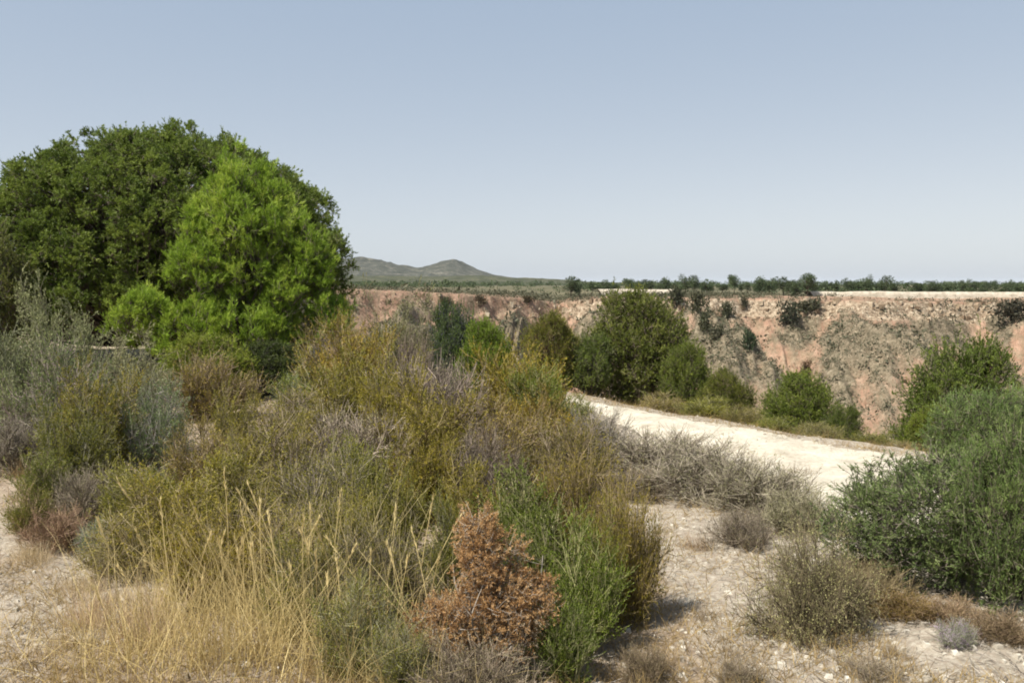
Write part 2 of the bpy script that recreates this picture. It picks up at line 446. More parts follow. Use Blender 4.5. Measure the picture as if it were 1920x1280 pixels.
used = set()
def take(proto):
    if proto.name not in used:
        used.add(proto.name); return proto
    c = proto.copy(); col.objects.link(c)
    for ch in list(proto.children):
        k = ch.copy(); col.objects.link(k); k.parent = c
    return c

prnd = random.Random(5)
PLACED = []
def put(proto, u, Y, vtop, wpx, label, cat='shrub', group=None, tint=None, rot=None, sink=.03, keep=False):
    x = ray(u, HORIZON)[0] * Y; zb = ground(x, Y)
    ht = ray(u, vtop)[1] * Y - zb
    o = take(proto)
    o.location = (x, Y, zb - sink)
    o.rotation_euler = (0, 0, prnd.random() * 6.283 if rot is None else rot)
    sz = (ht + sink) / o['H']; sx = wpx / F * Y / 2 / o['R']
    o.scale = (sx, sx, sz)
    for ch in o.children:
        ch.color = (*(tint or (1, 1, 1)), 1)
    for k in ('label', 'group'):
        if k in o.keys(): del o[k]
    tag(o, label, cat, group)
    PLACED.append((x, Y, wpx / F * Y / 2))
    return o

# ------------------------------------------------------------------ ground, ravine wall, plateau
def spaced(start, stop, step, growth=1.0, cap=1e9):
    out = [start]
    while out[-1] < stop: out.append(out[-1] + step); step = min(step * growth, cap)
    return out
xp = spaced(0, 6.5, .06); xp += spaced(xp[-1] + .07, 95, .075, 1.05, .34); xp += spaced(xp[-1] + .7, 6000, .9, 1.3)
xn = spaced(0, 5.5, .06); xn += spaced(xn[-1] + .07, 60, .075, 1.05, .5); xn += spaced(xn[-1] + .7, 6000, .9, 1.3)
xs = np.array([-a for a in xn[:0:-1]] + xp)
y_near = spaced(-8, 2.4, .3); y_near += spaced(y_near[-1] + .06, 11, .06); y_near += spaced(y_near[-1] + .07, 95, .075, 1.04, .7)
y_far = spaced(y_near[-1], 166, .33)
y_pl = spaced(y_far[-1], 9000, .6, 1.09)

def sheet(name, ys, mat, attrf):
    X, Y = np.meshgrid(xs, np.array(ys)); Z = zg(X, Y)
    nx, ny = X.shape[1], X.shape[0]
    i = np.arange(ny - 1)[:, None] * nx + np.arange(nx - 1)[None]
    Q = np.stack([i, i + 1, i + 1 + nx, i + nx], -1).reshape(-1, 4)
    at = {k: ('POINT', v) for k, v in attrf(X, Y, Z).items()}
    o = mesh_obj(name, np.stack([X, Y, Z], -1).reshape(-1, 3), Q, M[mat], at, smooth=True)
    tag(o, kind='structure'); return o

def a_near(X, Y, Z):
    d, s = edge_d(X, Y), edge_s(X, Y)
    # white stony dirt shows between the plants right of the middle and in the lower left corner
    bare = np.clip((X - 0.75) / .5, 0, 1) * np.clip((1.0 - (d + .6)) / .8, 0, 1) * np.clip((9.8 - Y) / 1.5, 0, 1) * .95
    left = np.clip((-X - 1.75) / .5, 0, 1) * np.clip((9 - Y) / 2, 0, 1) * .55
    inn = np.interp(s, [-4.5, -2.0, -1.2, 0.3, 1.2, 3.55, 5.2, 9, 14], [.7, .6, .8, 1.3, 2.05, 2.95, 3.8, 4.8, 5.5])
    near = np.clip(1 - (-d - inn) / .7, 0, 1) * np.clip(1.2 - d / .4, 0, 1)
    bare = np.maximum(bare, near * .95)
    return {'bare': np.maximum(np.maximum(bare, left), .12), 'dist': np.clip((Y - 16) / 14, 0, 1)}
def scrub_relief(X, e):  # scrub cover; dark ribs and pink gullies also paint in the weak relief shading
    w = X + 5.0 * fbm(X / 26.0, e / 34.0, 80, 2)
    q = spur_q(X, e)
    r1 = ridged(w / 9.5, e / 40.0, 81, 3); r2 = ridged(w / 3.2 + .08 * e, e / 16.0, 85, 4)
    band = np.maximum(np.clip(1.25 - np.abs(q - 1.0) / .32, 0, 1), valley(X, e) * np.clip(e / 12, 0, 1))
    face = np.clip((.85 - q) / .3, 0, 1) * .20 - band * .62
    return np.clip(.46 + face + .9 * (r1 - .60) + 1.1 * (r2 - .60) + .55 * fbm(X / 7.0 + e / 18.0, e / 7.0, 120, 5), 0, 1)
def a_far(X, Y, Z):
    e = rim_y(X) - Y
    cap = np.clip(1 - np.abs(e - 1.4) / 2.5, 0, 1) * np.clip((X - 2) / 12, .45, 1)
    return {'scrub': scrub_relief(X, e) * np.clip(e / 3, .3, 1), 'cap': cap}
sheet('ground', y_near, 'ground', a_near)
sheet('hillside', y_far, 'slope', a_far)
sheet('plateau', y_pl, 'plateau', lambda X, Y, Z: {'k': X * 0})

# the white footpath on the edge of the terrace: a sheet lying 8 mm above the ground
def make_path():
    ss = np.arange(-4.5, 14, .05); nn = 60
    inner = np.interp(ss, [-4.5, -2.0, -1.2, 0.3, 1.2, 3.55, 5.2, 9, 14], [.7, .6, .8, 1.3, 2.05, 2.95, 3.8, 4.8, 5.5])
    inner = inner + .25 * fbm(ss * 1.3, ss * 0, 41, 4) + .06 * fbm(ss * 3, ss * 0, 42, 4)
    outer = .18 + .22 * fbm(ss * 1.5, ss * 0 + 5, 43, 4) + .10 * fbm(ss * 6, ss * 0 + 9, 45, 3)
    t = np.linspace(0, 1, nn)
    S = np.repeat(ss[:, None], nn, 1); D = -(outer[:, None] * (1 - t) + inner[:, None] * t)
    X, Y = from_sd(S, D); Z = zg(X, Y) + .006 + .030 * fbm(X * 2.2, Y * 2.2, 44, 5) * np.minimum(1, 6 * t * (1 - t))[None] + .020 * np.minimum(1, 8 * t * (1 - t))[None]
    i = np.arange(len(ss) - 1)[:, None] * nn + np.arange(nn - 1)[None]
    Q = np.stack([i, i + 1, i + 1 + nn, i + nn], -1).reshape(-1, 4)
    tag(mesh_obj('path', np.stack([X, Y, Z], -1).reshape(-1, 3), Q, M['path'], None, smooth=True), kind='structure')
make_path()

# hills on the horizon
def ridge_hill(name, pts, yc, half, mat, seed, base=-2.0, x0=-1500, x1=900, n=260):
    us = [p[0] for p in pts]; hs = [-(p[1] - HORIZON) / F * yc for p in pts]
    x = np.linspace(x0 * yc / 2300, x1 * yc / 2300, n); y = np.linspace(yc - 2.2 * half, yc + 2.2 * half, 90)
    X, Y = np.meshgrid(x, y)
    u = X / yc * F + W / 2
    h = np.interp(u, us, hs)
    Z = base + (h - base) * np.exp(-((Y - yc) / half) ** 2) * (1 + .0 * X) + np.exp(-((Y - yc) / half) ** 2) * .36 * np.maximum(h, 2) * (ridged(X / (yc * .022), Y / (yc * .04), seed, 5) - .66)
    i = np.arange(len(y) - 1)[:, None] * n + np.arange(n - 1)[None]
    Q = np.stack([i, i + 1, i + 1 + n, i + n], -1).reshape(-1, 4)
    tag(mesh_obj(name, np.stack([X, Y, Z], -1).reshape(-1, 3), Q, M[mat], None, smooth=True), kind='structure')
ridge_hill('hills', [(-600, 520), (300, 500), (560, 489), (640, 486), (690, 486), (720, 489), (760, 499), (785, 504), (800, 500), (826, 492), (852, 489),
                     (870, 493), (900, 507), (930, 517), (990, 522), (1050, 527), (1150, 533), (1400, 536)], 2300, 260, 'hill', 7)
ridge_hill('low_hills', [(-600, 526), (600, 519), (700, 517), (800, 519), (900, 517), (980, 521), (1060, 524), (1100, 528), (1300, 533), (2600, 536)], 1000, 120, 'wood_hill', 17)

# ------------------------------------------------------------------ clumps of leaves for far vegetation
def clump_mass(g, rng, C, rad, n, leaf, flat=.8):
    """C (N,3) centres, rad (N,) radii: n leaf faces in each lump"""
    N = len(C); ci = np.repeat(np.arange(N), n)
    d = unit(rng.normal(size=(N * n, 3)))
    P = C[ci] + d * (rad[ci] * rng.uniform(.35, 1.05, N * n))[:, None] * [1, 1, flat]
    a = .5 * rng.random(N)[ci] + .5 * rng.random(N * n)
    leaves(g, rng, P, d + rng.normal(size=d.shape) * .8 + [0, 0, .4], rad[ci] * leaf * rng.uniform(.6, 1.3, N * n), rad[ci] * leaf * .55, a)

def far_tree(name, seed, Hh, Rr, mat='tree_far', squat=.15):
    rng = np.random.default_rng(seed); root = empty(name)
    g = Geo(); T = grow(rng, np.array([[0, 0, -.15]]), np.array([[.05, 0, 1.]]), Hh * .8, 6, .08, .05)
    tubes(g, rng, T, .09, .03, 6)
    n = 40
    d = unit(rng.normal(size=(n, 3))); r = rng.uniform(.3, 1.0, n)
    C = np.array([0, 0, Hh * (.52 + squat / 3)]) + d * r[:, None] * [Rr, Rr, Hh * (.5 - squat * .6) * .95]
    for c in C[::2]:
        s = T[0, 2]; m = np.stack([s, (s + c) / 2, c])[None]; tubes(g, rng, m, .035, .012, 4)
    g.build('trunk', M['bark'], root)
    f = Geo(); clump_mass(f, rng, C, np.full(n, Rr * .38) * rng.uniform(.5, 1.5, n), 60, .40)
    f.build('crown', M[mat], root)
    return norm(root)

def far_bush(name, seed, Hh, Rr, mat='scrub_far'):
    rng = np.random.default_rng(seed); root = empty(name)
    n = 14; d = unit(rng.normal(size=(n, 3))); d[:, 2] = np.abs(d[:, 2])
    C = d * rng.uniform(.3, .8, n)[:, None] * [Rr * .8, Rr * .8, Hh * .75] + [0, 0, .12 * Hh]
    g = Geo(); z = np.zeros(3)
    for c in C[::2]: tubes(g, rng, np.stack([z - [0, 0, .1], c * .5, c])[None], .03, .01, 4)
    g.build('stems', M['twig_dark'], root)
    f = Geo(); clump_mass(f, rng, C, np.full(n, Rr * .38) * rng.uniform(.5, 1.5, n), 60, .40)
    f.build('foliage', M[mat], root)
    return norm(root)

def scatter_scrub():
    rng = np.random.default_rng(11); N = 95000
    x = rng.uniform(-34, 100, N); e = rng.uniform(-22, 48, N); y = rim_y(x) - e
    s = np.where(e < .3, .5 + 1.2 * fbm(x / 6, e / 4, 140, 3), scrub_relief(x, e)); k = (rng.random(N) < np.clip((s - .22) * .8, 0.09, .5)) & ~((e < -3) & (e > -18) & (x > 45))
    x, y = x[k], y[k]; z = zg(x, y)
    r = (.10 + .40 * rng.random(len(x)) ** 2.5) * (1 + (rng.random(len(x)) < .05) * 1.0)
    g = Geo(); clump_mass(g, rng, np.stack([x, y, z + r * .45], 1), r, 11, .75)
    tag(g.build('scrub', M['scrub_far']), 'low grey green scrub speckling the red far slope of the ravine', 'scrub', kind='stuff')
scatter_scrub()

def far_wood():
    rng = np.random.default_rng(12); N = 5200
    y = 178 + 620 * rng.random(N) ** 1.6; x = (rng.uniform(500, 1990, N) - 960) / F * y
    z = zg(x, y); r = (.3 + .8 * rng.random(N) ** 2) * (.6 + y / 450)
    k = rng.random(N) < np.clip(-.45 + 1.6 * vnoise(x / 22, y / 60, 9), 0, 1)
    x, y, z, r = x[k], y[k], z[k], r[k]
    g = Geo(); clump_mass(g, rng, np.stack([x, y, z + r * .75], 1), r, 40, .5)
    o = g.build('treeline', M['tree_far'])
    tag(o, 'dark line of distant scrub and pines along the plateau horizon', 'woodland', kind='stuff')
far_wood()

def blocks():
    rng = np.random.default_rng(13); N = 520
    x = np.where(rng.random(N) < .75, rng.uniform(8, 95, N), rng.uniform(-32, 8, N))
    e = .1 + 3.0 * rng.random(N) ** 1.7; kk = fbm(x / 5, e / 2, 150, 3) > -.12; x, e = x[kk], e[kk]; N = len(x); y = rim_y(x) - e; z = zg(x, y) + rng.uniform(-.2, .2, N)
    sz = .18 + .75 * rng.random(N) ** 2.4
    cube = np.array([[-1, -1, -1], [1, -1, -1], [1, 1, -1], [-1, 1, -1], [-1, -1, 1], [1, -1, 1], [1, 1, 1], [-1, 1, 1]], float) * .5
    V = cube[None] * (1 + rng.normal(size=(N, 8, 3)) * .16) * (sz[:, None] * rng.uniform(.6, 1.25, (N, 3)))[:, None] 
    th = rng.normal(0, .5, N); c, s = np.cos(th)[:, None], np.sin(th)[:, None]
    V = np.stack([V[..., 0] * c - V[..., 1] * s, V[..., 0] * s + V[..., 1] * c, V[..., 2]], -1) + np.stack([x, y, z], 1)[:, None]
    fq = np.array([[0, 3, 2, 1], [4, 5, 6, 7], [0, 1, 5, 4], [1, 2, 6, 5], [2, 3, 7, 6], [3, 0, 4, 7]])
    Q = fq[None] + (np.arange(N) * 8)[:, None, None]
    g = Geo(); g.add(V, Q, np.repeat(rng.random(N), 6))
    tag(g.build('rocks', M['caprock']), 'broken cream rock blocks along the rim of the ravine', 'rocks', kind='stuff')
blocks()

def slope_stones():
    rng = np.random.default_rng(14); N = 7000
    x = rng.uniform(-32, 100, N); e = 1 + 44 * rng.random(N) ** 1.4; y = rim_y(x) - e
    r = .06 + .26 * rng.random(N) ** 3
    g = Geo(); clump_mass(g, rng, np.stack([x, y, zg(x, y) + r * .2], 1), r, 5, 1.1, .6)
    tag(g.build('rubble', M['caprock']), 'pale stones fallen over the far slope', 'stones', kind='stuff')
slope_stones()

# cream bank of bare limestone behind the rim
def bank(name, xa, xb, yb, top, th, label, seed):
    n = int((xb - xa) / .35); x = np.linspace(xa, xb, n); t = np.linspace(0, 1, 9)
    yc = np.interp(x, [xa, xb], yb) + .8 * fbm(x / 12, x * 0, seed, 3)
    ends = np.clip(np.minimum(x - xa, xb - x) / 1.5, 0.02, 1)
    zt = np.interp(x, [xa, xb], top) + .14 * fbm(x / 2.5, x * 0, seed + 1, 3)
    hh = th * ends * (1 + .25 * fbm(x / 4, x * 0, seed + 2, 3))
    prof_y = np.array([-1.1, -.55, -.42, -.30, -.1, .2, .8, 1.6, 2.6]); prof_z = np.array([-.8, -.3, .35, .8, .95, 1, .9, .5, -.8])
    Y = yc[:, None] + prof_y[None] + .10 * fbm(x[:, None] * 1.5, t[None] * 5, seed + 3, 2)
    Z = zt[:, None] - hh[:, None] + hh[:, None] * prof_z[None]
    X = np.repeat(x[:, None], 9, 1)
    i = np.arange(n - 1)[:, None] * 9 + np.arange(8)[None]
    Q = np.stack([i, i + 1, i + 10, i + 9], -1).reshape(-1, 4)
    o = mesh_obj(name, np.stack([X, Y, Z], -1).reshape(-1, 3), Q, M['bank'], None, smooth=True)
    tag(o, label, 'bank')
def xat(u, y): return (u - 960) / F * y
bank('earth_bank', xat(1515, 166), xat(2060, 166), (166, 166), (-1.28, -1.42), 1.2, 'long low cream earth bank behind the rim on the right', 50)
bank('earth_bank', xat(1120, 170), xat(1262, 170), (170, 170), (-.85, -.95), .9, 'short low cream earth bank behind the large round bush', 60)

# ------------------------------------------------------------------ plant prototypes
P = {}
P['olive'] = [shrub('olive_shrub', 100 + k, .95, .55, 36, 260, 1700, 19000, .026, .0085, 'olive', 'twig', spread=.85) for k in range(3)]
P['mixed'] = [shrub('twiggy_shrub', 120 + k, .9, .6, 40, 340, 2600, 16000, .025, .008, 'olive', 'twig', spread=.95, thick=1.15, twl=.26) for k in range(2)]
P['twiggy'] = [shrub('bare_shrub', 130 + k, .7, .6, 46, 440, 3200, 6500, .020, .007, 'grey_leaf', 'twig', spread=1.1, thick=1.1, twl=.2) for k in range(2)]
P['rosemary'] = [shrub('rosemary_bush', 140 + k, .95, .42, 38, 270, 1500, 18000, .026, .0075, 'green', 'twig', spread=.6, gn=.1, up=.12, lang=.5) for k in range(2)]
P['silver'] = [shrub('silvery_shrub', 150 + k, 1.5, 1.0, 40, 400, 3200, 24000, .032, .012, 'grey_leaf', 'twig', spread=1.0, thick=1.0, twl=.2, gn=.2) for k in range(2)]
P['bluish'] = [shrub('blue_green_shrub', 160 + k, 1.1, .7, 34, 280, 1900, 15000, .034, .009, 'blue_green', 'twig', spread=.9, twl=.28) for k in range(1)]
P['rust'] = [lobed('dead_shrub', 170, [(-.02, 0, .62, .15, .14, .20), (-.08, 0, .80, .09, .09, .13), (.06, -.03, .48, .17, .15, .12), (-.24, -.05, .33, .17, .13, .09), (.23, -.03, .44, .13, .12, .09), (-.08, -.08, .40, .14, .12, .10), (.05, -.10, .22, .15, .10, .10), (-.18, -.10, .18, .10, .08, .07)],
             300, .095, 13, 19, .017, .0046, 'dead_leaf', .75, .012, 'twig', inner=.45, upb=.2, hole=.7, trunks=5, crown='foliage', lowcut=-.9, needle_ang=.9, twr=.0018)]
P['dome'] = [shrub('cushion_shrub', 180 + k, .72, .72, 80, 700, 5200, 15000, .018, .006, 'grey_leaf', 'twig_dark', spread=1.28, gn=.24, thick=.85, twl=.2, up=.02) for k in range(1)]  # dark stems put the shadow at the shrub's base into the twig colour
P['tuft'] = [spikes('grass_tuft', 190 + k, .45, .3, 300, .0042, 'straw', .55) for k in range(2)]
P['round'] = [lobed('round_bush', 200 + k, [(0, 0, 1.2, .95, .9, .75), (.45, .1, 1.0, .65, .7, .6), (-.5, -.1, .95, .65, .7, .6), (.1, -.5, .75, .8, .6, .6), (-.1, .1, 1.55, .5, .5, .45)],
              400, .27, 22, 13, .048, .016, 'green', 1.1, .07, 'twig_dark', inner=.3, upb=.2, hole=.30, trunks=3, crown='foliage', lowcut=-.75) for k in range(2)]
P['feather'] = [lobed('feathery_bush', 210 + k, [(0, 0, .75, 1.0, .9, .65), (.6, .1, .7, .6, .7, .6), (-.65, -.15, .55, .6, .6, .48), (.1, -.55, .5, .8, .5, .45), (-.2, .1, 1.0, .6, .6, .42), (-.4, -.3, .34, .65, .5, .32), (.4, -.35, .34, .6, .5, .32)],
               300, .24, 24, 15, .045, .0085, 'blue_green', 1.0, .045, 'twig_dark', inner=.3, upb=.45, hole=.25, trunks=4, crown='foliage', lowcut=-.8, needle_ang=.5) for k in range(1)]

# the two pines on the left
BIG = [(.3, 0, 3.0, 4.3, 4.0, 2.8), (-3.1, -.8, 2.4, 2.4, 2.4, 2.15), (2.6, -.8, 2.5, 2.3, 2.4, 1.85), (-.6, -2.2, 1.9, 2.6, 1.9, 1.6), (-2.4, -2.4, 1.5, 1.6, 1.4, 1.1), (1.6, -2.0, 1.7, 1.8, 1.5, 1.2)]
big = lobed('pine_tree', 300, puffs(301, BIG, 230, .52, .9), 2700, .25, 24, 16, .075, .020, 'pine_dark', 4.2, .22, inner=.15, upb=.25, hole=.12, lowcut=-.45, core=BIG)
YOUNG = [(.25, 0, 2.45, .86, .9, 1.1), (.05, 0, 3.35, .36, .38, .55), (1.10, -.1, 1.95, .55, .6, .8), (-.45, -.25, 2.15, .52, .6, .8), (-1.62, -.45, 1.10, .50, .5, .36),
         (1.60, -.2, 1.0, .54, .55, .40), (.15, -.4, 1.0, .95, .8, .45), (-.85, -.6, .85, .55, .45, .34), (.85, 0, 2.85, .30, .35, .42), (-.35, .1, 2.95, .30, .35, .45)]
young = lobed('pine_tree', 310, puffs(311, YOUNG, 105, .17, 1.9), 760, .23, 20, 17, .095, .0115, 'pine_bright', 3.8, .10, inner=.15, upb=1.25, hole=.35, needle_ang=.42, lowcut=-.5, core=YOUNG)

# ------------------------------------------------------------------ planting (u, distance, top v, width in photograph pixels)
put(big, 292, 22.0, 252, 745, 'large dark green dome shaped pine filling the left behind the brighter pine', 'tree', rot=0)
put(young, 444, 16.2, 306, 398, 'bright yellow green young pine standing before the large dark pine', 'tree', rot=0)
def pick(k, i): return P[k][i % len(P[k])]
n_ = [0]
def pl(k, u, Y, vt, w, label, cat='shrub', group=None, tint=None):
    n_[0] += 1
    if k in ('twiggy', 'mixed', 'dome'): tint = (lambda c: (c[0], c[1] * .97, c[2] * .90))(tint or (1, 1, 1))
    return put(pick(k, n_[0]), u, Y, vt, w, label, cat, group, tint)

# left, below the pines
pl('round', -40, 17.5, 420, 200, 'grey green bush at the left edge of the photo under the big pine', tint=(1.2, 1.1, 1.3))
pl('silver', 85, 11.5, 550, 190, 'tall pale silvery shrub below the dark pine at the far left', tint=(.85, .92, .72))
pl('silver', 205, 11.8, 628, 190, 'pale grey shrub right of the tall silvery one, before the young pine', tint=(.92, .94, .78))
pl('silver', -25, 10.8, 615, 170, 'pale grey green shrub cut by the left edge of the photo', tint=(.85, .95, .8))
pl('bluish', 95, 9.8, 640, 170, 'soft green shrub at the foot of the tall silvery shrub', tint=(1.2, 1.1, 1.2))
pl('silver', 255, 10.0, 690, 160, 'grey green shrub between the yellow olive upright shrub and the young pine', tint=(.9, .92, .85))
pl('round', 385, 14.2, 628, 175, 'low bright green bush under the left limb of the young pine', tint=(1.5, 1.5, .9))
pl('mixed', 395, 12.4, 668, 150, 'brown green half dry shrub below the low bright green bush', tint=(1.0, .9, .8))
pl('round', 505, 15.0, 640, 150, 'dark green bush at the foot of the young pine trunk', tint=(.6, .65, .7))
pl('olive', 560, 12.6, 690, 110, 'small yellow green shrub right of the dark pine foot', tint=(.9, 1.1, .9))
pl('olive', 175, 8.4, 692, 150, 'yellow olive upright shrub rising alone among silvery shrubs on the left', tint=(.95, .9, .7))
pl('olive', 130, 7.9, 760, 130, 'darker olive shrub leaning left against the yellow olive upright shrub', tint=(.8, .85, .7))
pl('bluish', 285, 8.6, 728, 130, 'pale blue green shrub right of the yellow olive upright shrub', tint=(1.2, 1.2, 1.35))
pl('twiggy', 35, 9.0, 785, 130, 'bare grey twiggy shrub near the left edge above the sandy patch', tint=(.9, .9, .95))
pl('rosemary', 70, 7.3, 850, 85, 'small dark green shrub near the left edge beside the bare grey shrub', tint=(1.1, 1.05, .8))
pl('rosemary', 45, 6.7, 905, 80, 'olive green sprig shrub at the left edge above the pale sandy ground', tint=(1.3, 1.1, .8))
pl('twiggy', 95, 6.4, 955, 120, 'low reddish brown dry shrub on the sandy ground at left', tint=(1.1, .85, .75))
pl('bluish', 175, 6.3, 975, 70, 'tiny pale blue grey shrub behind the tall golden grass', tint=(1.5, 1.5, 1.9))

# middle, back rows of the thicket
pl('mixed', 640, 13.0, 600, 150, 'yellow olive shrub at the right foot of the young pine', tint=(1.1, 1.0, .8))
pl('olive', 672, 12.0, 612, 140, 'orange olive shrub high in the thicket right of the young pine', tint=(1.15, .95, .6))
pl('silver', 745, 13.0, 562, 165, 'grey green rounded shrub topping the thicket against the red far slope', tint=(.75, .75, .6))
pl('round', 850, 12.9, 568, 105, 'blue green shrub topping the thicket right of the grey green one', tint=(.85, .95, 1.5))
pl('round', 908, 12.3, 602, 115, 'vivid green shrub beside the blue green shrub at the thicket top', tint=(1.15, 1.35, .7))
pl('olive', 968, 11.4, 655, 170, 'golden olive shrub at the right end of the thicket top', tint=(1.15, 1.0, .55))
pl('twiggy', 770, 11.2, 640, 130, 'brownish purple bare shrub below the grey green topping shrub', tint=(.8, .72, .75))
pl('twiggy', 815, 10.0, 685, 190, 'mauve grey bare shrub in the centre of the thicket', tint=(1.0, .93, 1.0))
pl('olive', 700, 10.4, 655, 150, 'yellow olive shrub left of the mauve grey bare shrub', tint=(1.0, .95, .65))
pl('olive', 620, 10.0, 690, 140, 'mustard olive shrub above the pale twiggy shrub on the thicket left', tint=(1.05, 1.0, .7))
pl('rosemary', 1010, 10.8, 690, 110, 'green shrub just left of where the white path begins', tint=(1.0, 1.05, .6))
pl('rosemary', 1082, 12.6, 742, 60, 'small bright green tuft growing at the start of the white path', tint=(1.1, 1.1, .7))
pl('mixed', 540, 9.2, 738, 170, 'brown grey twiggy shrub below the young pine', tint=(.95, .9, .85))
pl('olive', 432, 8.6, 735, 90, 'slim yellow olive shrub below the young pine trunk', tint=(1.05, 1.0, .75))
pl('mixed', 380, 8.0, 790, 130, 'light olive twiggy shrub right of the pale blue green shrub', tint=(1.1, 1.0, .8))

# middle, front rows
pl('twiggy', 665, 8.3, 775, 200, 'whitish grey twiggy shrub at the middle of the thicket', tint=(1.15, 1.1, 1.1))
pl('mixed', 520, 7.4, 795, 190, 'grey olive twiggy shrub left of the whitish grey shrub', tint=(.95, .9, .8))
pl('olive', 800, 8.6, 745, 200, 'deep yellow olive shrub in front of the mauve grey shrub', tint=(.95, .85, .5))
pl('mixed', 930, 8.8, 752, 190, 'brown olive twiggy shrub under the golden olive shrub', tint=(.95, .85, .7))
pl('olive', 800, 7.4, 825, 130, 'upright mustard shrub between two dark gaps in the thicket', tint=(.95, .85, .45))
pl('twiggy', 905, 7.6, 815, 170, 'purple grey twiggy shrub right of the upright mustard shrub', tint=(.75, .7, .72))
pl('mixed', 1060, 8.4, 790, 180, 'tan twiggy shrub on the thicket edge beside the white path', tint=(.9, .85, .75))
pl('twiggy', 1120, 9.6, 770, 140, 'grey shrub overhanging the near edge of the white path start', tint=(.9, .92, 1.0))
pl('mixed', 1085, 6.4, 855, 150, 'spreading twiggy shrub with crooked pale branches near the white stony slope', tint=(.95, .85, .6))
pl('olive', 420, 6.7, 845, 190, 'broad yellow olive shrub behind the tall golden grass', tint=(1.1, 1.05, .75))
pl('mixed', 590, 6.6, 860, 190, 'pale grey olive shrub in the middle front of the thicket', tint=(.95, .95, .9))
pl('olive', 720, 6.2, 880, 150, 'olive shrub behind the rusty dead shrub', tint=(.85, .85, .6))
pl('olive', 300, 6.0, 895, 180, 'yellow olive shrub on the left of the front row', tint=(1.15, 1.05, .7))
pl('mixed', 490, 5.6, 930, 190, 'tan olive twiggy shrub behind the dry golden grass', tint=(1.05, 1.0, .85))
pl('rosemary', 980, 6.1, 880, 150, 'fresh green upright shrub behind the rusty dead shrub', tint=(.95, 1.0, .6))
pl('olive', 850, 5.6, 935, 110, 'dark olive shrub just left of the rusty dead shrub top', tint=(.75, .8, .6))
pl('mixed', 700, 5.1, 985, 170, 'dark grey olive twiggy shrub left of the rusty dead shrub', tint=(.8, .8, .75))
pl('mixed', 610, 4.9, 1040, 150, 'grey olive shrub at the right edge of the golden grass', tint=(.9, .9, .8))
pl('rosemary', 1095, 4.7, 985, 140, 'vivid green upright shrub right of the rusty dead shrub', tint=(1.0, 1.1, .6))
pl('rosemary', 1060, 4.3, 1130, 110, 'green shrub at the bottom edge right of the rusty dead shrub', tint=(.9, 1.0, .6))
pl('mixed', 1180, 5.2, 905, 130, 'thin olive twiggy shrub against the white stony slope', tint=(1.0, .9, .6))
rust = put(P['rust'][0], 920, 4.35, 960, 255, 'rusty brown dead shrub in the centre front', rot=0)
pl('twiggy', 880, 4.05, 1205, 230, 'leafless grey twigs around the foot of the rusty dead shrub', tint=(.85, .8, .75))
pl('mixed', 760, 4.2, 1170, 140, 'grey green low shrub at the bottom edge left of the rusty dead shrub', tint=(.9, 1.0, .85))

for k, u, Y, vt, w, lab, tn in (('mixed', 660, 4.35, 1090, 150, 'green grey twiggy shrub between the golden grass and the rusty dead shrub', (.95, 1.05, .8)),
        ('olive', 560, 4.9, 1010, 150, 'olive shrub showing through the top of the golden grass', (.95, .95, .75)), ('olive', 640, 5.6, 930, 140, 'yellow olive shrub in the middle of the front row', (1.05, 1.0, .7)),
        ('olive', 380, 5.3, 960, 170, 'golden olive shrub directly behind the tall golden grass', (1.2, 1.05, .7)), ('olive', 880, 6.6, 870, 120, 'yellow olive shrub behind the dark olive one above the rusty dead shrub', (1.0, .92, .55)),
        ('rosemary', 1010, 5.2, 945, 130, 'green upright shrub touching the top right of the rusty dead shrub', (.95, 1.0, .65)), ('olive', 1130, 5.0, 960, 90, 'small olive shrub between the vivid green one and the stony slope', (.95, .95, .6)),
        ('olive', 560, 8.2, 775, 120, 'mustard olive shrub left of the whitish grey twiggy shrub', (1.05, .98, .65)), ('olive', 1000, 9.6, 735, 140, 'bronze olive shrub under the golden olive shrub', (1.05, .85, .5)),
        ('olive', 740, 9.4, 700, 120, 'bright mustard shrub just below the mauve grey bare shrub', (1.1, 1.0, .55)), ('olive', 470, 7.4, 820, 130, 'light yellow olive shrub right of the light olive twiggy shrub', (1.15, 1.08, .8)),
        ('olive', 660, 7.2, 830, 120, 'olive green shrub in front of the whitish grey twiggy shrub', (.95, 1.0, .7)), ('bluish', 60, 11.0, 690, 150, 'soft green low shrub at the left edge under the silvery ones', (1.15, 1.1, 1.0)),
        ('tuft', 40, 8.8, 845, 110, 'straw grass tuft at the left edge beside the bare grey shrub', (.9, .8, .6)), ('tuft', 15, 11.5, 740, 120, 'straw grass tuft at the left edge above the bare grey shrub', (.85, .78, .62)),
        ('tuft', 140, 4.9, 1080, 150, 'pinkish dry grass tuft left of the golden grass', (1.1, .95, .90)), ('tuft', 250, 4.7, 1060, 170, 'pinkish dry grass tuft inside the left part of the golden grass', (1.1, .98, .92)),
        ('tuft', 90, 4.5, 1180, 150, 'pale dry grass tuft at the bottom left beside the bare stony patch', (1.0, .9, .75))):
    pl(k, u, Y, vt, w, lab, 'grass tuft' if k == 'tuft' else 'shrub', tint=tn)
for k, u, Y, vt, w, lab, tn in (('olive', 245, 6.7, 868, 150, 'yellow olive shrub right of the low reddish brown dry shrub', (1.05, 1.05, .8)), ('twiggy', 150, 7.1, 885, 130, 'grey twiggy shrub behind the low reddish brown dry shrub', (.95, .92, .9)),
        ('mixed', 215, 5.8, 965, 150, 'grey olive twiggy shrub on the left behind the thin tall grass', (1.05, 1.02, .85))):
    pl(k, u, Y, vt, w, lab, tint=tn)
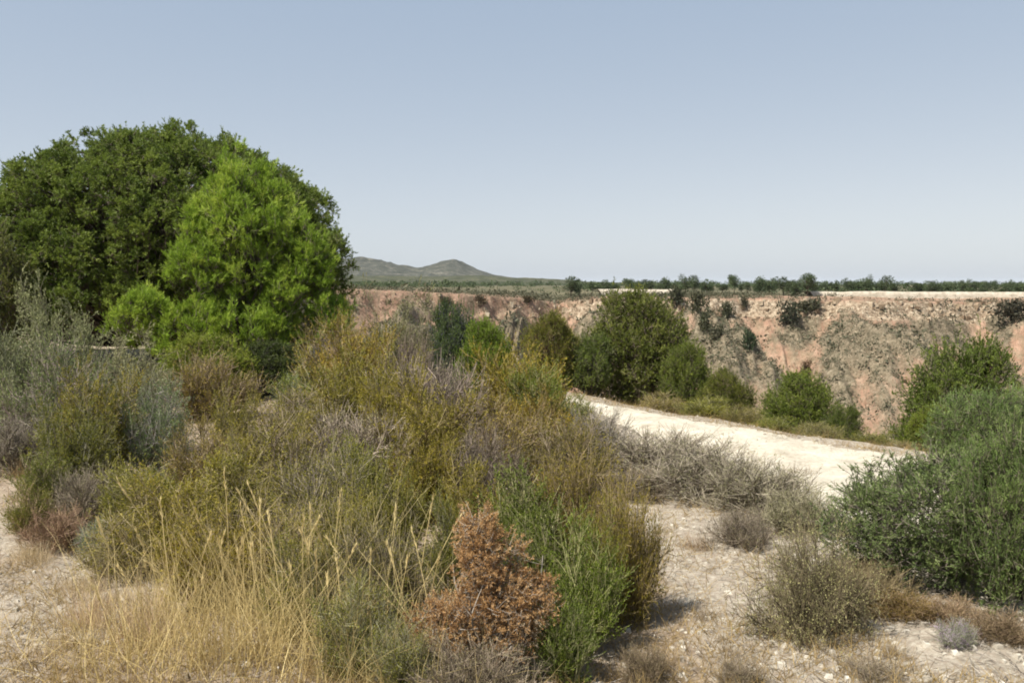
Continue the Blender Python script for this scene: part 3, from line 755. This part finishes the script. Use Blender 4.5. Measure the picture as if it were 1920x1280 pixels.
for i in range(8):
    Y = prnd.uniform(4.4, 6.2); u = prnd.uniform(-30, 300) - (Y - 4.4) * 60
    pl('tuft', u, Y, HORIZON + (1.9 - prnd.uniform(.14, .30)) / Y * F, prnd.uniform(80, 150), 'short dry grass tuft on the pale ground in the lower left corner', 'grass tuft', 'short dry tufts in the lower left corner', prnd.choice(((1.1, 1.05, 1.0), (1.1, .98, .95), (1.15, 1.1, 1.0))))

# right: along the path and on the stony slope
pl('twiggy', 1235, 9.3, 812, 220, 'first grey shrub of the row along the near side of the white path', group='grey shrubs along the path', tint=(1.1, 1.1, 1.1))
pl('twiggy', 1325, 8.4, 832, 250, 'second grey shrub of the row along the white path, the widest', group='grey shrubs along the path', tint=(1.05, 1.06, 1.05))
pl('twiggy', 1425, 7.7, 872, 210, 'third grey shrub of the row along the white path', group='grey shrubs along the path', tint=(1.0, 1.02, .98))
pl('twiggy', 1510, 7.0, 925, 180, 'last grey green shrub of the row, where the path meets the dark right bush', group='grey shrubs along the path', tint=(.95, 1.0, .85))
pl('twiggy', 1200, 8.2, 880, 110, 'grey brown shrub between the thicket edge and the stony slope', tint=(.9, .85, .8))
pl('dome', 1532, 4.9, 990, 222, 'straw grey cushion shrub casting a dark shadow on the stony slope', tint=(1.4, 1.4, 1.15))
pl('twiggy', 1650, 5.9, 1045, 110, 'yellowish brown dry shrub below the dark right bush', tint=(1.05, .9, .6))
pl('twiggy', 1790, 5.0, 1125, 150, 'reddish brown dry shrub in the shade of the right bush', tint=(.95, .78, .62))
pl('bluish', 1815, 4.6, 1160, 70, 'small whitish plant at the lower right', 'plant', tint=(1.7, 1.5, 2.3))
pl('tuft', 1310, 6.6, 990, 70, 'tan grass tuft high on the white stony slope', 'grass tuft', tint=(.7, .6, .55))
pl('tuft', 1510, 9.0, 868, 75, 'flat brown grass tuft in the middle of the white path', 'grass tuft', tint=(.45, .36, .25))
pl('tuft', 1568, 7.9, 936, 50, 'small brown tuft on the path beside the dark right bush', 'grass tuft', tint=(.75, .62, .45))
for k, u, Y, vt, w, lab, tn in (('twiggy', 1630, 5.3, 1060, 170, 'dark olive brown dry shrub under the left end of the dense right bush', (.75, .68, .5)), ('twiggy', 1900, 4.75, 1150, 150, 'brown dry brush in the lower right corner under the right bush', (.72, .6, .48)),
        ('mixed', 1705, 5.1, 1110, 110, 'rusty olive dry shrub in front of the dense right bush', (.85, .68, .5)), ('twiggy', 1400, 6.6, 955, 115, 'grey dead brush between the path row and the straw grey cushion shrub', (.88, .85, .84)),
        ('twiggy', 1215, 4.3, 1215, 95, 'low grey brown brush at the bottom edge right of the vivid green shrub', (.8, .72, .62)), ('twiggy', 1650, 4.3, 1238, 120, 'low grey brush at the bottom edge right of the straw grey cushion shrub', (.95, .9, .85)),
        ('twiggy', 1400, 4.25, 1240, 90, 'flat grey brush at the bottom edge left of the straw grey cushion shrub', (.9, .84, .78))):
    pl(k, u, Y, vt, w, lab, tint=tn)
for u, Y, vt, w, lab, tn in ((1385, 4.55, 1195, 70, 'low grey tuft straight below the straw grey cushion shrub', (.55, .5, .48)), (1330, 5.2, 1125, 60, 'low grey tuft halfway down the white stony slope', (.6, .55, .5)),
                         (1255, 4.4, 1195, 90, 'grey brown tuft at the bottom beside the vivid green shrub', (.55, .48, .42)), (1690, 4.5, 1190, 90, 'low tan tuft left of the small whitish plant', (.7, .62, .5)),
                         (1900, 4.9, 1150, 90, 'brown tuft under the right bush at the right edge', (.6, .5, .38)), (1250, 7.0, 985, 60, 'small tan tuft at the top left of the stony slope', (.8, .7, .5))):
    pl('tuft', u, Y, vt, w, lab, 'grass tuft', tint=tn)
pl('feather', 1790, 5.9, 850, 450, 'dense blue green bush at the right edge, dark underneath')
pl('feather', 1950, 5.3, 800, 330, 'blue green bush cut off by the right edge of the photo', tint=(.95, 1.0, .85))
pl('feather', 1875, 8.6, 728, 230, 'feathery pale green bush between the dense right bush and the tall bright one', tint=(1.05, 1.15, 1.0))
pl('round', 1812, 12.0, 640, 230, 'tall bright green bush on the ravine edge at the right', tint=(.95, 1.02, .8))
pl('round', 1765, 11.0, 760, 110, 'small bright green bush under the tall one at the right end of the path', tint=(1.2, 1.25, .7))

# beyond the path, on the ravine edge
pl('round', 1032, 16.5, 586, 105, 'brown olive shrub left of the large round bush beyond the path', tint=(1.3, 1.1, .9))
pl('round', 1192, 17.5, 546, 215, 'large dark round bush beyond the start of the white path', tint=(1.0, .95, .85))
pl('round', 1106, 16.6, 628, 105, 'grey green bush at the left foot of the large round bush', tint=(1.05, 1.12, 1.0))
pl('round', 1290, 16.2, 645, 110, 'green bush at the right foot of the large round bush', tint=(1.05, 1.08, .85))
pl('round', 1364, 15.4, 695, 105, 'low olive green bush beyond the path, right of the large round bush', tint=(1.1, 1.0, .8))
pl('round', 1502, 13.6, 700, 150, 'rounded green bush beyond the middle of the white path', tint=(1.1, 1.15, .85))
pl('round', 1585, 12.8, 762, 85, 'small green bush just right of the rounded one beyond the path', tint=(.95, 1.0, .85))
for k, u, Y, vt, w, lab, tn in (('mixed', 1245, 14.6, 738, 85, 'pale straw shrub on the path edge below the large round bush', (1.0, .95, .75)), ('olive', 1325, 13.5, 745, 100, 'yellow olive shrub on the path edge below the low olive bush', (.9, .95, .6)),
        ('mixed', 1395, 13.0, 760, 70, 'straw shrub on the path edge right of the low olive bush', (.85, .85, .62)), ('olive', 1455, 12.4, 782, 70, 'olive shrub on the path edge left of the rounded green bush', (.8, .88, .55)),
        ('mixed', 1540, 11.8, 793, 90, 'straw olive shrub on the path edge below the rounded green bush', (.8, .82, .6)), ('olive', 1645, 11.2, 808, 70, 'straw olive shrub on the path edge right of the small green bush', (.8, .85, .6)),
        ('mixed', 1700, 10.8, 828, 80, 'brownish dry shrub at the right end of the path edge', (.75, .72, .55))):
    pl(k, u, Y, vt, w, lab, group='dry shrubs along the ravine edge', tint=tn)

# bushes standing on the far slope
fb = [far_bush('slope_bush', 400 + k, 1.6, 1.1) for k in range(2)]
def on_slope(u, v):
    a, b = ray(u, v)
    y = np.arange(96, 166, .1); x = a * y; z = zg(x, y); k = np.argmax(z > b * y)
    return float(y[k])
for i, (u, vb, hpx, w, lab, tn) in enumerate((
        (1365, 598, 34, 22, 'dark bush below the rim straight right of the large round bush', (.55, .6, .5)), (1478, 606, 44, 40, 'largest dark bush on the far slope under the rim', (.5, .55, .5)),
        (1408, 655, 38, 28, 'lone dark green bush halfway down the far slope', (.45, .65, .5)), (1516, 708, 34, 20, 'brown spiky bush on the pink ground above the rounded green bush', (.9, .55, .4)),
        (1310, 585, 40, 30, 'olive bush just right of the large round bush top', (.7, .7, .6)), (1345, 640, 34, 30, 'grey olive bush above the pink bank of the far slope', (.8, .8, .75)),
        (1510, 590, 26, 30, 'small dark bush right of the largest bush under the rim', (.6, .6, .5)), (1325, 620, 40, 24, 'slim olive bush left of the lone dark green bush', (.7, .75, .6)),
        (1270, 575, 40, 30, 'dark bush poking above the top of the large round bush', (.55, .6, .5)), (1530, 580, 22, 26, 'small grey bush in the shade of the rim rocks', (.7, .7, .6)),
        (1900, 600, 40, 60, 'dark bush shape standing in for shadow under the overhanging rim at the right edge', (.45, .42, .4)), (1395, 580, 24, 18, 'small dark bush among the pale rim blocks', (.6, .6, .5)),  # right edge bush: a dark shape added for the shadow under the rim
        (835, 572, 16, 24, 'small dark bush under the rim above the blue green shrub', (.7, .6, .5)), (900, 570, 18, 26, 'dark reddish bush under the left part of the rim', (.8, .6, .5)),
        (990, 568, 14, 22, 'dark reddish bush under the rim above the golden olive shrub', (.8, .6, .5)))):
    put(fb[i % 2], u, on_slope(u, vb), vb - hpx, w, lab, 'bush', 'bushes dotted over the far slope', tn)

# trees on the plateau rim
ft = [far_tree('plateau_tree', 420 + k, hh, 1.2, squat=s) for k, (s, hh) in enumerate(((.05, 3.4), (.15, 3.0), (.22, 3.4), (.02, 4.4), (.1, 2.4), (.0, 3.8)))]
TREES = ((1071, 520, 168, 34, 'dark tree at the left end of the plateau trees, above the golden olive shrub'), (1136, 526, 176, 24, None), (1182, 523, 186, 24, None),
         (1216, 526, 190, 22, None), (1246, 522, 190, 20, None), (1284, 516, 170, 24, 'narrow dark tree on the plateau just right of the large round bush'), (1303, 517, 176, 20, None), (1326, 525, 180, 24, None),
         (1377, 516, 182, 20, 'slim dark tree standing alone on the plateau rim'), (1403, 530, 180, 16, None), (1424, 521, 172, 24, None), (1443, 523, 176, 22, None),
         (1470, 520, 166, 30, 'dark tree just left of the tallest plateau tree'), (1492, 527, 168, 18, None), (1513, 514, 165, 30, 'tallest and roundest dark tree on the plateau rim'),
         (1590, 522, 180, 20, None), (1606, 527, 180, 20, None), (1626, 517, 172, 20, 'dark tree in front of the long cream bank, left of its twin'), (1659, 518, 170, 24, 'dark tree standing across the long cream bank'),
         (1676, 526, 180, 20, None), (1726, 531, 182, 22, None), (1752, 527, 178, 30, None), (1772, 531, 184, 18, None), (1824, 525, 174, 22, 'pointed tree behind the right half of the long cream bank'),
         (1847, 528, 180, 24, None), (1884, 533, 184, 20, None), (1915, 533, 186, 24, None))
for i, (u, vt, Y, w, lab) in enumerate(TREES):
    put(ft[i % 6], u, Y, vt, w, lab or 'small dark scrubby tree in the uneven row along the plateau rim', 'tree', 'trees along the plateau rim', (.9 + .1 * (i % 3),) * 3)

for i in range(58):
    u = prnd.uniform(1080, 1935); Y = prnd.uniform(169, 215)
    put(ft[i % 6], u, Y, 535 - prnd.choice((0, 1, 2, 3, 5, 8)) - prnd.random() * 3, prnd.uniform(10, 26), 'small dark scrubby tree in the uneven row along the plateau rim', 'tree', 'trees along the plateau rim', (prnd.uniform(.7, 1.1),) * 3)

# ------------------------------------------------------------------ ground cover
def keepout(x, y):
    d, s = edge_d(x, y), edge_s(x, y)
    inner = np.interp(s, [-4.5, -2.0, -1.2, 0.3, 1.2, 3.55, 5.2, 9, 14], [.7, .6, .8, 1.3, 2.05, 2.95, 3.8, 4.8, 5.5])
    return (d < .05) & (d > -inner)

def golden_grass():
    rng = np.random.default_rng(21); g = Geo()
    cl = [(-1.55, 4.35, .5, 900, .62), (-1.15, 4.45, .45, 900, .68), (-.72, 4.2, .45, 800, .5), (-1.9, 4.3, .35, 420, .42), (-.35, 4.15, .35, 400, .36), (-1.5, 5.0, .5, 500, .55), (-.95, 5.0, .5, 500, .5), (-2.0, 5.2, .4, 200, .4),
          (-2.4, 4.5, .5, 160, .3)]
    for (x, y, s, n, h) in cl:
        n = int(n * .42)
        px, py = x + rng.normal(0, s * .5, n), y + rng.normal(0, s * .35, n)
        Pp = np.stack([px, py, zg(px, py) - .02], 1)
        tl = np.abs(rng.normal(0, .36, n)); az = rng.random(n) * 6.283
        D = np.stack([np.sin(tl) * np.cos(az), np.sin(tl) * np.sin(az), np.cos(tl)], 1)
        blades(g, rng, Pp, D, h * rng.uniform(.4, 1.15, n), rng.uniform(.0022, .0048, n), 6, -.12, .12, .25 + .6 * rng.random(n))
    for (x, y, s, n, h) in ((-1.55, 5.1, .6, 150, .85), (-1.1, 5.2, .6, 150, .9), (-.8, 4.9, .6, 130, .8), (-1.9, 4.8, .4, 90, .65)):   # thin tall blades among the shrubs
        px, py = x + rng.normal(0, s * .6, n), y + rng.normal(0, s * .4, n)
        Pp = np.stack([px, py, zg(px, py) - .02], 1)
        D = rng.normal(size=(n, 3)) * [.30, .2, .05] + [-.12, 0, 1]
        blades(g, rng, Pp, D, h * rng.uniform(.5, 1.1, n), rng.uniform(.0025, .004, n), 7, -.10, .08, .5 + .5 * rng.random(n))
    # tall stalks with seed heads
    st = [(-1.75, 5.0, -.28, 0, .95), (-1.62, 5.1, -.02, 0, .85), (-1.0, 4.7, -.45, 0, .95), (-1.1, 4.8, -.35, 0, .9), (-.8, 4.5, -.3, 0, .75), (-1.35, 4.6, -.2, 0, .6), (-.95, 4.4, -.1, 0, .7), (-.6, 4.3, .1, 0, .6)]
    st += [(rng.uniform(-2.0, -.3), rng.uniform(4.2, 5.2), rng.normal(-.1, .25), 0, rng.uniform(.45, .8)) for _ in range(46)]
    for (x, y, lx, ly, L) in st:
        Pp = np.array([[x, y, ground(x, y)]]); D = np.array([[lx, rng.normal() * .15, 1.0]])
        C = grow(rng, Pp, D, L, 8, .03, -.04); tubes(g, rng, C, .0026, .0015, 4, np.array([.75]))
        n = 18; t = rng.uniform(.84, 1, n); p, tg = along(C, np.zeros(n, int), t)
        leaves(g, rng, p, turn(rng, tg, np.full(n, .22)), .04, .005, np.full(n, .9))
    tag(g.build('dry_grass', M['dry']), 'tall golden dry grass in the lower left', 'grass', kind='stuff')
golden_grass()

def stubble():
    rng = np.random.default_rng(22); g = Geo(); N = 15000
    y = 3.6 + 12 * rng.random(N) ** 1.6; x = (rng.random(N) * 1.4 - .7) * y * .95
    den = fbm(x * 1.3, y * 1.3, 33, 3)
    bare = (x > .8) & (edge_d(x, y) < 0)
    k = ~keepout(x, y) & (edge_d(x, y) < 2.0) & (den > np.where(bare, -.12, -.25))
    x, y = x[k], y[k]
    s_ = rng.uniform(-3.5, 12, 900); d_ = -.10 + .16 * rng.normal(size=900)         # weeds creeping over the outer edge of the path
    ex, ey = from_sd(s_, d_); x, y, den = np.r_[x, ex], np.r_[y, ey], None; n = len(x)
    rep = 5; i = np.repeat(np.arange(n), rep)
    px, py = x[i] + rng.normal(0, .03, n * rep), y[i] + rng.normal(0, .03, n * rep)
    Pp = np.stack([px, py, zg(px, py) - .005], 1)
    D = rng.normal(size=(n * rep, 3)) * [.7, .7, .3] + [0, 0, .8]
    blades(g, rng, Pp, D, rng.uniform(.04, .16, n * rep), .004, 3, -.1, .15, .75 * rng.random(n)[i] + .25 * rng.random(n * rep))
    o = tag(g.build('stubble', M['dry']), 'sparse low dry stubble over the pale ground', 'stubble', kind='stuff'); o.color = (.62, .56, .5, 1)
stubble()

def litter():
    rng = np.random.default_rng(24); g = Geo(); N = 15000
    y = 3.6 + 12 * rng.random(N) ** 1.5; x = (rng.random(N) * 1.4 - .7) * y * .95
    k = ~keepout(x, y) & (edge_d(x, y) < 2.0) & (fbm(x * 1.0, y * 1.0, 39, 3) > np.where((x > .8), -.2, -.35))
    x, y = x[k], y[k]; n = len(x)
    Pp = np.stack([x, y, zg(x, y) + .006 + .02 * rng.random(n)], 1)
    D = rng.normal(size=(n, 3)) * [1, 1, .25]
    C = grow(rng, Pp, D, rng.uniform(.02, .10, n), 3, .2, 0)
    tubes(g, rng, C, .0022, .0012, 3)
    tag(g.build('twig_litter', M['twig']), 'fallen grey twigs scattered over the ground between the shrubs', 'twigs', kind='stuff')
litter()

def stones():
    rng = np.random.default_rng(23); N = 9000
    y = 3.6 + 13 * rng.random(N) ** 1.5; x = rng.uniform(-.62, .75, N) * y
    k = (edge_d(x, y) < .3) & ((x > .5) | (rng.random(N) < .3)); x, y = x[k], y[k]; N = len(x)
    sz = .008 + .030 * rng.random(N) ** 3
    ico = np.array([[-1, -1, -.6], [1, -1, -.6], [1, 1, -.6], [-1, 1, -.6], [-.7, -.7, .6], [.7, -.7, .6], [.7, .7, .6], [-.7, .7, .6]], float) * .5
    V = ico[None] * (1 + rng.normal(size=(N, 8, 3)) * .2) * (sz[:, None] * rng.uniform(.7, 1.4, (N, 3)))[:, None] + np.stack([x, y, zg(x, y) + sz * .25 + np.where(keepout(x, y), .012, 0)], 1)[:, None]
    fq = np.array([[0, 3, 2, 1], [4, 5, 6, 7], [0, 1, 5, 4], [1, 2, 6, 5], [2, 3, 7, 6], [3, 0, 4, 7]])
    g = Geo(); g.add(V, fq[None] + (np.arange(N) * 8)[:, None, None], np.repeat(rng.random(N), 6))
    tag(g.build('pebbles', M['pebble']), 'small pale stones scattered on the path and the stony slope', 'stones', kind='stuff')
stones()

# drop prototypes that were never placed
for l in list(P.values()) + [fb, ft]:
    for o in l:
        if o.name not in used:
            for ch in list(o.children): bpy.data.objects.remove(ch)
            bpy.data.objects.remove(o)

# ------------------------------------------------------------------ light, sky, camera
AZ, EL = R(-127), R(57)                      # the sun stands high, to the left and a little behind
sd = Vector((math.sin(AZ) * math.cos(EL), math.cos(AZ) * math.cos(EL), math.sin(EL)))
L = bpy.data.lights.new('sun', 'SUN'); L.energy = 4.3; L.angle = R(.6); L.color = (1, .955, .88)
lo = bpy.data.objects.new('sun', L); col.objects.link(lo); lo.rotation_euler = (-sd).to_track_quat('-Z', 'Y').to_euler()

w = bpy.data.worlds.new('World'); sc.world = w; w.use_nodes = True
nt = w.node_tree; nd = nt.nodes; bg = nd['Background']
sky = nd.new('ShaderNodeTexSky'); sky.sky_type = 'NISHITA'; sky.sun_disc = False
sky.sun_elevation = EL; sky.sun_rotation = AZ; sky.altitude = 300; sky.air_density = 1.0; sky.dust_density = 1.0; sky.ozone_density = 1.0; sky.air_density = .6
hs = nd.new('ShaderNodeHueSaturation'); hs.inputs['Saturation'].default_value = .5; hs.inputs['Value'].default_value = .556
nt.links.new(sky.outputs[0], hs.inputs['Color'])
ad = nd.new('ShaderNodeMix'); ad.data_type = 'RGBA'; ad.blend_type = 'ADD'; ad.inputs[0].default_value = 1
wm = nd.new('ShaderNodeMix'); wm.data_type = 'RGBA'; wm.blend_type = 'MULTIPLY'; wm.inputs[0].default_value = 1; wm.inputs[7].default_value = (1.0, .77, .48, 1)
nt.links.new(hs.outputs[0], wm.inputs[6])
nt.links.new(wm.outputs[2], ad.inputs[6]); ad.inputs[7].default_value = (.93, 1.58, 2.52, 1)   # pale summer haze over the whole sky
nt.links.new(ad.outputs[2], bg.inputs['Color']); bg.inputs['Strength'].default_value = .096

cam = bpy.data.cameras.new('camera'); co = bpy.data.objects.new('camera', cam); col.objects.link(co)
cam.sensor_width = 36; cam.lens = 36 * F / W; cam.clip_start = .05; cam.clip_end = 20000
co.location = (0, 0, 0); co.rotation_euler = (math.pi / 2 - PITCH, 0, 0)
sc.camera = co
sc.view_settings.view_transform = 'Standard'; sc.view_settings.look = 'None'; sc.view_settings.exposure = 0.96; sc.view_settings.gamma = 1
sc.render.engine = 'CYCLES'
cy = sc.cycles
cy.max_bounces = 9; cy.diffuse_bounces = 6; cy.glossy_bounces = 2; cy.transmission_bounces = 6; cy.transparent_max_bounces = 4
cy.filter_width = 1.9
cy.use_denoising = True

# the air between here and the hills: one box of even, thin haze round the camera and everything built
def haze(density):
    lo, hi = np.array([-13000., -300., -45.]), np.array([13000., 13000., 75.])
    cube = np.array([[0, 0, 0], [1, 0, 0], [1, 1, 0], [0, 1, 0], [0, 0, 1], [1, 0, 1], [1, 1, 1], [0, 1, 1]], float)
    fq = np.array([[0, 3, 2, 1], [4, 5, 6, 7], [0, 1, 5, 4], [1, 2, 6, 5], [2, 3, 7, 6], [3, 0, 4, 7]])
    m, nt, nd, lk = nodes_of('thin_haze'); o = nd.new('ShaderNodeOutputMaterial'); v = nd.new('ShaderNodeVolumePrincipled')
    v.inputs['Color'].default_value = (.86, .90, .95, 1); v.inputs['Density'].default_value = density
    lk.new(v.outputs[0], o.inputs['Volume'])
    tag(mesh_obj('haze', lo + cube * (hi - lo), fq, m), 'thin pale summer haze in front of the distant hills', 'haze', kind='stuff')
haze(.00005)
